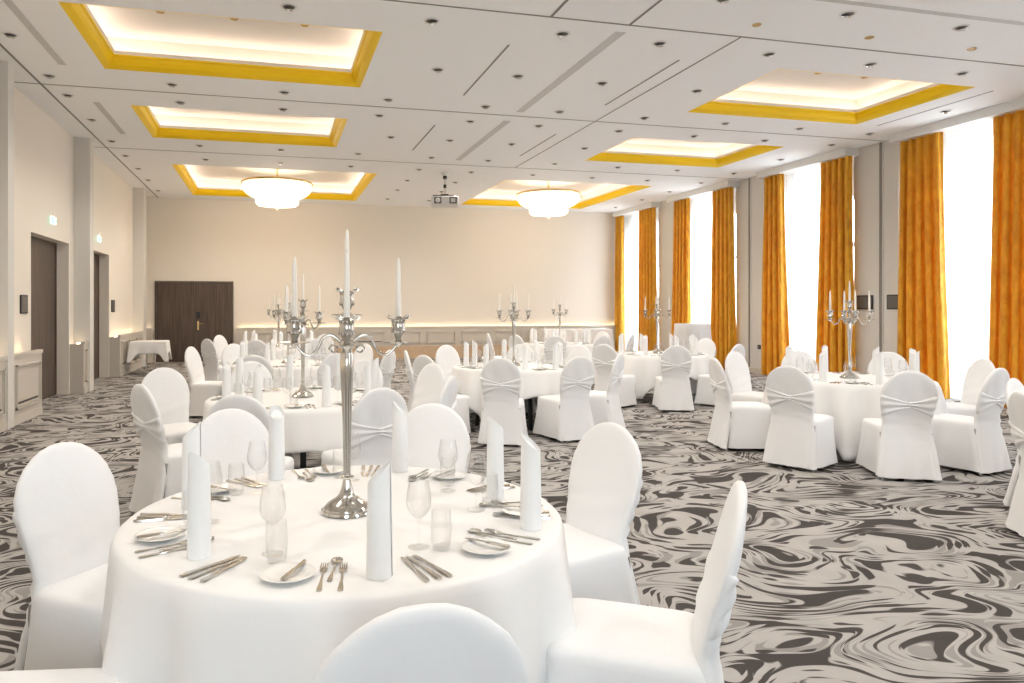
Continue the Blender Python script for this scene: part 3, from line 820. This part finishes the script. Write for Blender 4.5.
# half-seen table beyond the right edge
TABLE.place((6.25,2.85,0),.4,'round table beyond the right edge of the photo','round banquet tables')
cl=cloth_mesh(1.11,seed=31); cl.location=(6.25,2.85,0); cl.rotation_euler=(0,0,.5); tag(cl,'white cloth on the table beyond the right edge','tablecloth','white round-table cloths')

# small square side table by the left wall
def square_cloth(name, hx, hy, z, drop, cdrop, mat, seed=0, n=10):
    """rectangular cloth: straight sides, pointed corners"""
    mb=MB(); per=[]; 
    def side(p,q,k): return [(p[0]+(q[0]-p[0])*i/k,p[1]+(q[1]-p[1])*i/k) for i in range(k)]
    C4=[(-hx,-hy),(hx,-hy),(hx,hy),(-hx,hy)]
    for i in range(4): per+=side(C4[i],C4[(i+1)%4],n*3)
    rows=10; R=[]
    R.append([(x*.02,y*.02,z) for x,y in per]); R.append([(x*.98,y*.98,z) for x,y in per]); R.append([(x,y,z-.006) for x,y in per])
    for r in range(1,rows+1):
        t=r/rows; ring=[]
        for i,(x,y) in enumerate(per):
            e=min(hx-abs(x),hy-abs(y)) if False else min(abs(hx-abs(x))+abs(hy-abs(y)),9)
            c_=math.exp(-(e/.10)**2)
            d=drop+(cdrop-drop)*c_
            out=.02+.04*c_
            L=hypot(x,y); dx=math.copysign(1,x)*(abs(x)>=hx-1e-6); dy=math.copysign(1,y)*(abs(y)>=hy-1e-6)
            w=.007*sin(i*.6+seed)*t
            ring.append((x+dx*(out*t+w),y+dy*(out*t+w),z-.006-d*t))
        R.append(ring)
    mb.rings(R,mat,True,True,False); o=mb.build(name,angle=50)
    so=o.modifiers.new('thick','SOLIDIFY'); so.thickness=.003; so.offset=-1
    return o
sx,sy=-2.77,17.75
r=empty('side_table',(sx,sy,0),radians(2)); tag(r,'small square side table on chrome legs by the left wall','table')
MB().box(-.37,.37,-.37,.37,.72,.755,TABLEW).build('tabletop',r,smooth=False)
for q in (-.06,.1):
    l=MB(); l.lathe([(.018,.02),(.018,.72)],CHROME,12,Matrix.Translation((q,-.1 if q<0 else .1,0))); l.build('leg',r)
for y in (-.1,.1): MB().box(-.33,.33,y-.03,y+.03,.0,.02,STEEL).build('foot',r,smooth=False,bevel=.004)
c1=square_cloth('tablecloth',.385,.385,.76,.27,.47,CLOTH); c1.location=(sx,sy,0); c1.rotation_euler=(0,0,radians(2)); tag(c1,'white cloth with pointed corners on the small square side table','tablecloth')
# tall cocktail table under a grey cloth
qx,qy=9.5,14.66
r=empty('cocktail_table',(qx,qy,0)); tag(r,'tall round cocktail table under a pale grey cloth by the windows','table')
mb=MB(); mb.lathe([(.385,1.13),(.39,1.135),(.39,1.15),(.385,1.155)],TABLEW,40); mb.build('tabletop',r)
mb=MB(); mb.lathe([(.03,.03),(.03,1.13)],CHROME,16); mb.build('pole',r)
mb=MB(); mb.lathe([(.26,0),(.26,.012),(.05,.03)],CHROME,32); mb.build('base',r)
mb=MB(); n=120; R=[]
for z,rr,k in ((1.165,.01,0),(1.165,.2,0),(1.165,.388,0),(1.158,.398,0),(1.0,.405,.25),(.8,.415,.5),(.5,.435,.8),(.25,.45,1),(.04,.465,1.1)):
    R.append([((rr+k*.022*sin(j*2*pi*14/n+sin(j*2*pi*3/n)))*cos(2*pi*j/n),(rr+k*.022*sin(j*2*pi*14/n+sin(j*2*pi*3/n)))*sin(2*pi*j/n),z) for j in range(n)])
mb.rings(R,GREYCLOTH,True,True,False); cc=mb.build('tablecloth',angle=70); so=cc.modifiers.new('thick','SOLIDIFY'); so.thickness=.003; so.offset=-1
cc.location=(qx,qy,0); tag(cc,'pale grey cloth falling to the floor round the tall cocktail table','tablecloth')
# buffet table in the far right corner
bx,by=9.15,20.45
r=empty('buffet_table',(bx,by,0)); tag(r,'long buffet table with a white cloth against the back wall','table')
MB().box(-1.05,1.05,-.38,.38,.84,.875,TABLEW).build('tabletop',r,smooth=False)
for x in (-.95,.95):
    for y in (-.3,.3): MB().box(x-.02,x+.02,y-.02,y+.02,0,.84,BLACKM).build('leg',r,smooth=False)
c2=square_cloth('tablecloth',1.065,.395,.88,.42,.62,CLOTH,n=20); c2.location=(bx,by,0); tag(c2,'white cloth hanging over the long buffet table by the back wall','tablecloth')

# ------------------------------------------------------------------ ceiling fittings
def make_chandelier():
    root=empty('chandelier'); tag(root,'x','chandelier')
    mb=MB(); mb.lathe([(.0,.405),(.12,.405),(.13,.39),(.10,.375),(.03,.365)],BRASS,28); mb.build('ceiling_rose',root)
    mb=MB(); mb.lathe([(.022,.37),(.022,.0)],BRASS,14); mb.lathe([(.03,.0),(.045,-.02),(.03,-.05)],BRASS,14); mb.build('stem',root)
    mb=MB()
    for rr,z,w in ((.865,.0,.026),(.53,-.36,.014)):
        mb.lathe([(rr-w,z-w),(rr+w*.5,z-w),(rr+w,z),(rr+w*.5,z+w),(rr-w,z+w),(rr-w,z-w)],BRASS,56,cap0=False,cap1=False)
    for k in range(8):
        a=k*pi/4; mb.tube([(.02*cos(a),.02*sin(a),.0),(.84*cos(a),.84*sin(a),.0)],.008,BRASS,6)
    mb.build('frame',root)
    def strands(name, prof, nst, bead):
        mb=MB(); k=0
        for j in range(nst):
            a=2*pi*j/nst
            for (r0,z0) in prof:
                b=bead; c_=(r0*cos(a),r0*sin(a),z0); k+=1
                v=[(c_[0]+dx*b,c_[1]+dy*b,c_[2]+dz*b*1.15) for dx,dy,dz in ((1,0,0),(-1,0,0),(0,1,0),(0,-1,0),(0,0,1),(0,0,-1))]
                mb.add(v,[(0,2,4),(2,1,4),(1,3,4),(3,0,4),(2,0,5),(1,2,5),(3,1,5),(0,3,5)],CRYST)
        o=mb.build(name,root,smooth=False); o['kind']='stuff'; return o
    P=[]; 
    for i in range(12):
        t=i/11; P.append((.83-.03*sin(t*pi)*-1-.29*t**2.6, -.03-.33*t))
    strands('crystal_tier',P,84,.021)
    P=[]
    for i in range(9):
        t=i/8; P.append((.52-.0*t-.50*max(0,t-.45)/.55, -.37-.17*min(1,t/.5)-.06*max(0,(t-.5))))
    strands('crystal_tier',P,56,.021)
    inner=MB(); inner.lathe([(.79,-.03),(.79,-.15),(.72,-.27),(.58,-.345)],CRYST,48,cap0=False,cap1=False)
    inner.lathe([(.48,-.37),(.46,-.50),(.38,-.56),(.02,-.58)],CRYST,48,cap0=False,cap1=False); inner.build('diffuser',root)
    f=MB(); f.lathe([(.005,-.60),(.022,-.61),(.03,-.63),(.018,-.65),(.004,-.665)],BRASS,14); f.build('finial',root)
    return root
CHAN=Proto(make_chandelier())
CHAN.place((.13,18.45,CZ+.04),0,'round crystal chandelier glowing in the left far ceiling coffer','crystal chandeliers')
CHAN.place((7.46,18.45,CZ+.04),.2,'round crystal chandelier glowing in the right far ceiling coffer','crystal chandeliers')
for x in (.13,7.46):
    for k in range(1):
        ld=bpy.data.lights.new('chandelier_bulb','POINT'); ld.energy=22; ld.color=(1,.80,.58); ld.shadow_soft_size=.3
        lo=bpy.data.objects.new('chandelier_bulb',ld); COL.objects.link(lo); lo.location=(x,18.45,CZ-.85)

def make_downlight():
    root=empty('ceiling_downlight'); tag(root,'x','ceiling light')
    mb=MB(); mb.lathe([(.062,-.0),(.085,.0),(.087,-.004),(.08,-.009),(.066,-.010),(.062,-.006),(.062,-.0)],DLIGHT,28,cap0=False,cap1=False); mb.build('trim_ring',root)
    mb=MB(); mb.lathe([(.001,-.001),(.063,-.001),(.063,-.003),(.001,-.003)],DGREY,24,cap0=False,cap1=False); mb.build('recess',root)
    mb=MB(); mb.lathe([(.034,-.002),(.042,-.016),(.046,-.030),(.038,-.032),(.018,-.016),(.001,-.012)],CHROME,24,Matrix.Translation((.008,.012,0))@Matrix.Rotation(radians(14),4,'X'),cap0=False,cap1=False); mb.build('reflector',root)
    return root
DL=Proto(make_downlight())
XC=[-2.9,-1.35,.17,1.68,3.2,4.42,5.91,7.41,8.87,10.34]
ROWS=[(6.27,XC),(7.49,XC),(9.0,[-2.89,2.1,3.2,4.43,5.91,10.34]),(10.47,XC),(11.36,XC),(12.74,[-2.89,2.1,3.2,4.41,5.9,10.34]),(14.28,XC),(15.58,XC),(16.96,[-2.9,3.2,4.4,10.3]),(18.4,[-2.92,3.2,4.4,10.3]),(19.99,[-2.93,3.2,4.4,10.3])]
ORD=['first','second','third','fourth','fifth','sixth','seventh','eighth','ninth','tenth','eleventh']
for ri,(y,xl) in enumerate(ROWS):
    for ci,x in enumerate(xl):
        DL.place((x,y,CZ),(ri*7+ci*3)%5*.4-.8,'recessed ceiling downlight, %s from the left in the %s row away'%(ORD[ci],ORD[ri]),'recessed ceiling downlights')
def make_gspot():
    mb=MB(); mb.lathe([(.0,-.001),(.03,-.002),(.034,-.006),(.045,-.008),(.05,-.004),(.05,.0)],GOLDSP,20); o=mb.build('gold_spotlight'); tag(o,'x','ceiling light'); return o
GS=Proto(make_gspot())
for (x,y,l) in ((5.17,6.75,'leftmost of the gold spots near the top right'),(6.67,6.76,'middle one of the gold spots near the top right'),(8.16,6.77,'rightmost of the gold spots near the top right')):
    GS.place((x,y,CZ),0,'small gold ceiling spotlight, '+l,'small gold spotlights')
ci=0
for (a,b,c_,d_),nm in zip(COFFERS,['nearest left','second left','far left','nearest right','second right','far right']):
    if 'far' in nm: continue
    for k,w in ((-1,'left'),(0,'middle'),(1,'right')):
        GS.place(((a+b)/2+k*.85,(c_+d_)/2+.1,CZ+.44),0,'small gold spotlight, %s of three inside the %s ceiling coffer'%(w,nm),'small gold spotlights')
mb=MB(); mb.lathe([(.0,-.035),(.035,-.035),(.05,-.02),(.055,0)],PROJ,20); o=mb.build('smoke_detector'); o.location=(-.45,8.6,CZ+.44); tag(o,'white smoke detector inside the nearest left ceiling coffer','smoke detector')
mb=MB(); mb.lathe([(.0,-.035),(.035,-.035),(.05,-.02),(.055,0)],PROJ,20); o=mb.build('smoke_detector'); o.location=(8.0,8.5,CZ+.44); tag(o,'white smoke detector inside the nearest right ceiling coffer','smoke detector')
for x,l in ((-1.25,'left'),(.35,'right')):
    mb=MB(); mb.lathe([(.0,-.004),(.12,-.004),(.125,0)],VENT,28); o=mb.build('ceiling_speaker'); o.location=(x,8.35,CZ+.44); tag(o,'round grey ceiling speaker, %s one inside the nearest left coffer'%l,'speaker','round ceiling speakers')
VN=[(-2.60,.09,7.7,9.96,'nearest the left wall, beside the first coffer'),(-2.58,.09,11.66,13.66,'near the left wall, beside the second coffer'),
    (3.82,.12,7.29,10.65,'long one in the middle of the near ceiling panel'),(3.80,.12,11.2,14.42,'long one in the middle of the second ceiling panel')]
for x,w,a,b,l in VN:
    o=MB().box(x-w/2,x+w/2,a,b,CZ-.004,CZ+.002,VENT).build('ceiling_vent',smooth=False); tag(o,'grey perforated strip vent, '+l,'vent','perforated strip vents')
SL=[(2.72,7.96,10.0,'left of the near long vent'),(4.96,7.94,9.97,'right of the near long vent'),(2.69,11.74,13.71,'left of the second long vent'),(4.93,11.84,13.73,'right of the second long vent'),(10.03,8.0,10.0,'between the right coffer and the windows')]
for x,a,b,l in SL:
    o=MB().box(x-.012,x+.012,a,b,CZ-.004,CZ+.002,GROOVE).build('slot_diffuser',smooth=False); tag(o,'thin dark slot diffuser in the ceiling, '+l,'vent','thin slot diffusers')
o=MB().box(5.0,9.5,6.0,6.07,CZ-.004,CZ+.002,VENT).build('ceiling_vent',smooth=False); tag(o,'grey strip vent along the top right edge of the photo','vent','perforated strip vents')
# projector
pc=on_z(445,173,CZ)
pr=empty('ceiling_projector',(pc.x,pc.y,CZ),-YAW); tag(pr,'white projector hanging from the ceiling on a dark pole','projector')
zp=CZ-.70
mb=MB(); mb.box(-.31,.31,-.22,.30,zp-.06,zp+.14,PROJ); mb.build('case',pr,smooth=False,bevel=.02)
mb=MB(); mb.box(-.25,-.08,-.235,-.21,zp-.035,zp+.115,DGREY); mb.lathe([(.055,0),(.055,.02),(.04,.025)],PROJ,20,Matrix.Translation((-.165,-.235,zp+.04))@Matrix.Rotation(pi/2,4,'X')); mb.build('lens',pr,bevel=.004)
mb=MB(); mb.box(.10,.27,-.230,-.21,zp-.035,zp+.115,DGREY); mb.box(.135,.235,-.234,-.229,zp-.005,zp+.085,PROJ); mb.build('vent_grille',pr,smooth=False)
mb=MB(); mb.box(-.28,.20,-.18,.2,zp+.142,zp+.165,BLACKM); mb.box(-.1,.08,-.1,.1,zp+.16,zp+.20,BLACKM); mb.build('bracket',pr,smooth=False)
mb=MB(); mb.lathe([(.022,zp+.19),(.022,-.30+CZ*0 if False else CZ-.02)],CHROME,12); 
for v in mb.v: pass
mb.build('pole',pr)
mb=MB(); mb.lathe([(.09,CZ-.001),(.09,CZ-.02),(.05,CZ-.07)],PROJ,20); mb.lathe([(.045,CZ-.07),(.045,CZ-.14)],BLACKM,16); mb.lathe([(.035,zp+.35),(.035,zp+.43)],BLACKM,16); mb.build('ceiling_plate',pr)
for ch in [o for o in COL.objects if o.parent==pr]: ch.location.z=-CZ

# ------------------------------------------------------------------ wall fittings
def wpanel(name,x,y,z,w,h,face,label,cat,group=None):
    r=empty(name,(x,y,z)); tag(r,label,cat,group); d=.02
    if face=='x':
        MB().box(0,d,-w/2,w/2,-h/2,h/2,STEEL if cat=='thermostat' else BLACK).build('frame',r,smooth=False,bevel=.004); MB().box(d,d+.004,-w/2+.02,w/2-.02,-h/2+.02,h/2-.02,DGREY).build('screen',r,smooth=False)
    else:
        MB().box(-d,0,-w/2,w/2,-h/2,h/2,BLACK).build('frame',r,smooth=False,bevel=.004); MB().box(-d-.004,-d,-w/2+.02,w/2-.02,-h/2+.02,h/2-.02,DGREY).build('screen',r,smooth=False)
    return r
wpanel('wall_panel',XL,11.42,1.585,.30,.27,'x','small dark framed panel on the left wall beside the near door','wall panel','dark wall panels by the side doors')
wpanel('wall_panel',XL,17.35,1.575,.30,.27,'x','small dark framed panel on the left wall beside the far door','wall panel','dark wall panels by the side doors')
wpanel('wall_panel',XR-.012,11.33,1.64,.36,.27,'-x','black wall panel left of the dark groove between the curtains','wall panel','black wall panels between the curtains')
wpanel('wall_panel',XR-.05,10.62,1.64,.34,.27,'-x','black wall panel right of the dark groove between the curtains','wall panel','black wall panels between the curtains')
wpanel('wall_socket',XR-.05,14.33,.62,.10,.10,'-x','small black wall socket low on the pier left of the curtain','socket')
def exit_sign(x,y,z,label,rz,lit=True):
    r=empty('exit_sign',(x,y,z),rz); tag(r,label,'sign','lit exit signs')
    MB().box(-.012,.012,-.12,.12,-.06,.06,SIGNW if lit else SIGNW).build('panel',r,smooth=False)
    p=MB()
    for s_ in (-1,1):
        X0=.0125*s_; 
        def q(y0,y1,z0,z1): p.box(min(X0,X0+.002*s_),max(X0,X0+.002*s_),y0,y1,z0,z1,SIGNP)
        q(-.11,-.04,-.055,.055); q(.02,.05,.01,.05); q(.0,.03,-.02,.015); q(-.02,.0,-.05,-.02); q(.04,.06,-.05,-.015); q(.075,.12,-.01,.01); q(.105,.12,-.03,.03)
    p.build('pictogram',r,smooth=False)
    MB().tube([(0,0,.08),(0,0,.12),(-.25 if False else -.02,0,.12)],.008,CHROME).build('bracket',r)
for (y,l) in ((12.7,'lit exit sign on the left wall above the near door'),(15.85,'lit exit sign on the left wall above the far door')):
    exit_sign(XL+.05,y,2.95,l,0)
for (px,py,w) in ((977,203,'rightmost window'),(810,228,'window behind the right-front table')):
    X=11.36; u=(px-CXP)/FPX; t=X/(u*CY+SY); y=(CY-u*SY)*t; z=H_CAM-(py-HOR)/FPX*t
    mb=MB(); mb.box(-.01,.01,-.07,.07,-.11,.11,PELM); 
    for a,b,c_,d_ in ((-.06,-.035,-.1,.1),(.01,.05,.045,.09),(-.01,.035,-.02,.04),(.035,.06,-.06,-.02),(-.02,.005,-.09,-.03)): mb.box(-.014,-.0101,a,b,c_,d_,SIGNG)
    o=mb.build('exit_sign',smooth=False); o.location=(X,y,z); tag(o,'green exit pictogram sign behind the sheer of the '+w,'sign','green exit signs at the windows')

# ------------------------------------------------------------------ light
w=bpy.data.worlds.new('daylight_sky'); S.world=w; w.use_nodes=True
nt=w.node_tree; bg=nt.nodes['Background']; bg.inputs['Strength'].default_value=7.0
tc=nt.nodes.new('ShaderNodeTexCoord'); sp=nt.nodes.new('ShaderNodeSeparateXYZ'); rp=nt.nodes.new('ShaderNodeValToRGB')
rp.color_ramp.elements[0].position=.42; rp.color_ramp.elements[0].color=(.42,.44,.45,1)
rp.color_ramp.elements[1].position=.62; rp.color_ramp.elements[1].color=(.80,.91,1.0,1)
mr=nt.nodes.new('ShaderNodeMapRange'); mr.inputs['From Min'].default_value=-1; mr.inputs['From Max'].default_value=1
nt.links.new(tc.outputs['Generated'],sp.inputs[0]); nt.links.new(sp.outputs['Z'],mr.inputs['Value']); nt.links.new(mr.outputs[0],rp.inputs['Fac']); nt.links.new(rp.outputs['Color'],bg.inputs['Color'])
# fill spots added below the ceiling to lift the room, not lit downlights
def spot(x,y,e,col,ang=110):
    ld=bpy.data.lights.new('added_fill_spot','SPOT'); ld.energy=e; ld.color=col; ld.spot_size=radians(ang); ld.spot_blend=.6; ld.shadow_soft_size=.06
    lo=bpy.data.objects.new('added_fill_spot',ld); COL.objects.link(lo); lo.location=(x,y,CZ-.04)
WARM=(1,.92,.83)
for y in (1.0,4.0,7.49,10.47,12.74,15.58,18.4):
    for x in (-1.35,1.68,4.42,7.41): spot(x,y,48,WARM,150)

cam=bpy.data.cameras.new('camera'); co=bpy.data.objects.new('camera',cam); COL.objects.link(co)
co.location=(0,0,H_CAM); co.rotation_euler=(pi/2,0,-YAW)
cam.sensor_width=36; cam.lens=FPX/1024*36; cam.shift_x=(512-CXP)/1024; cam.shift_y=-(341.5-HOR)/1024; cam.clip_start=.05
S.camera=co
S.view_settings.view_transform='Standard'; S.view_settings.look='None'; S.view_settings.gamma=1; S.view_settings.use_curve_mapping=False
S.view_settings.exposure=1.25
S.cycles.max_bounces=8; S.cycles.diffuse_bounces=4; S.cycles.glossy_bounces=4; S.cycles.transparent_max_bounces=24; S.cycles.transmission_bounces=6
S.cycles.caustics_reflective=False; S.cycles.caustics_refractive=False; S.cycles.sample_clamp_indirect=6
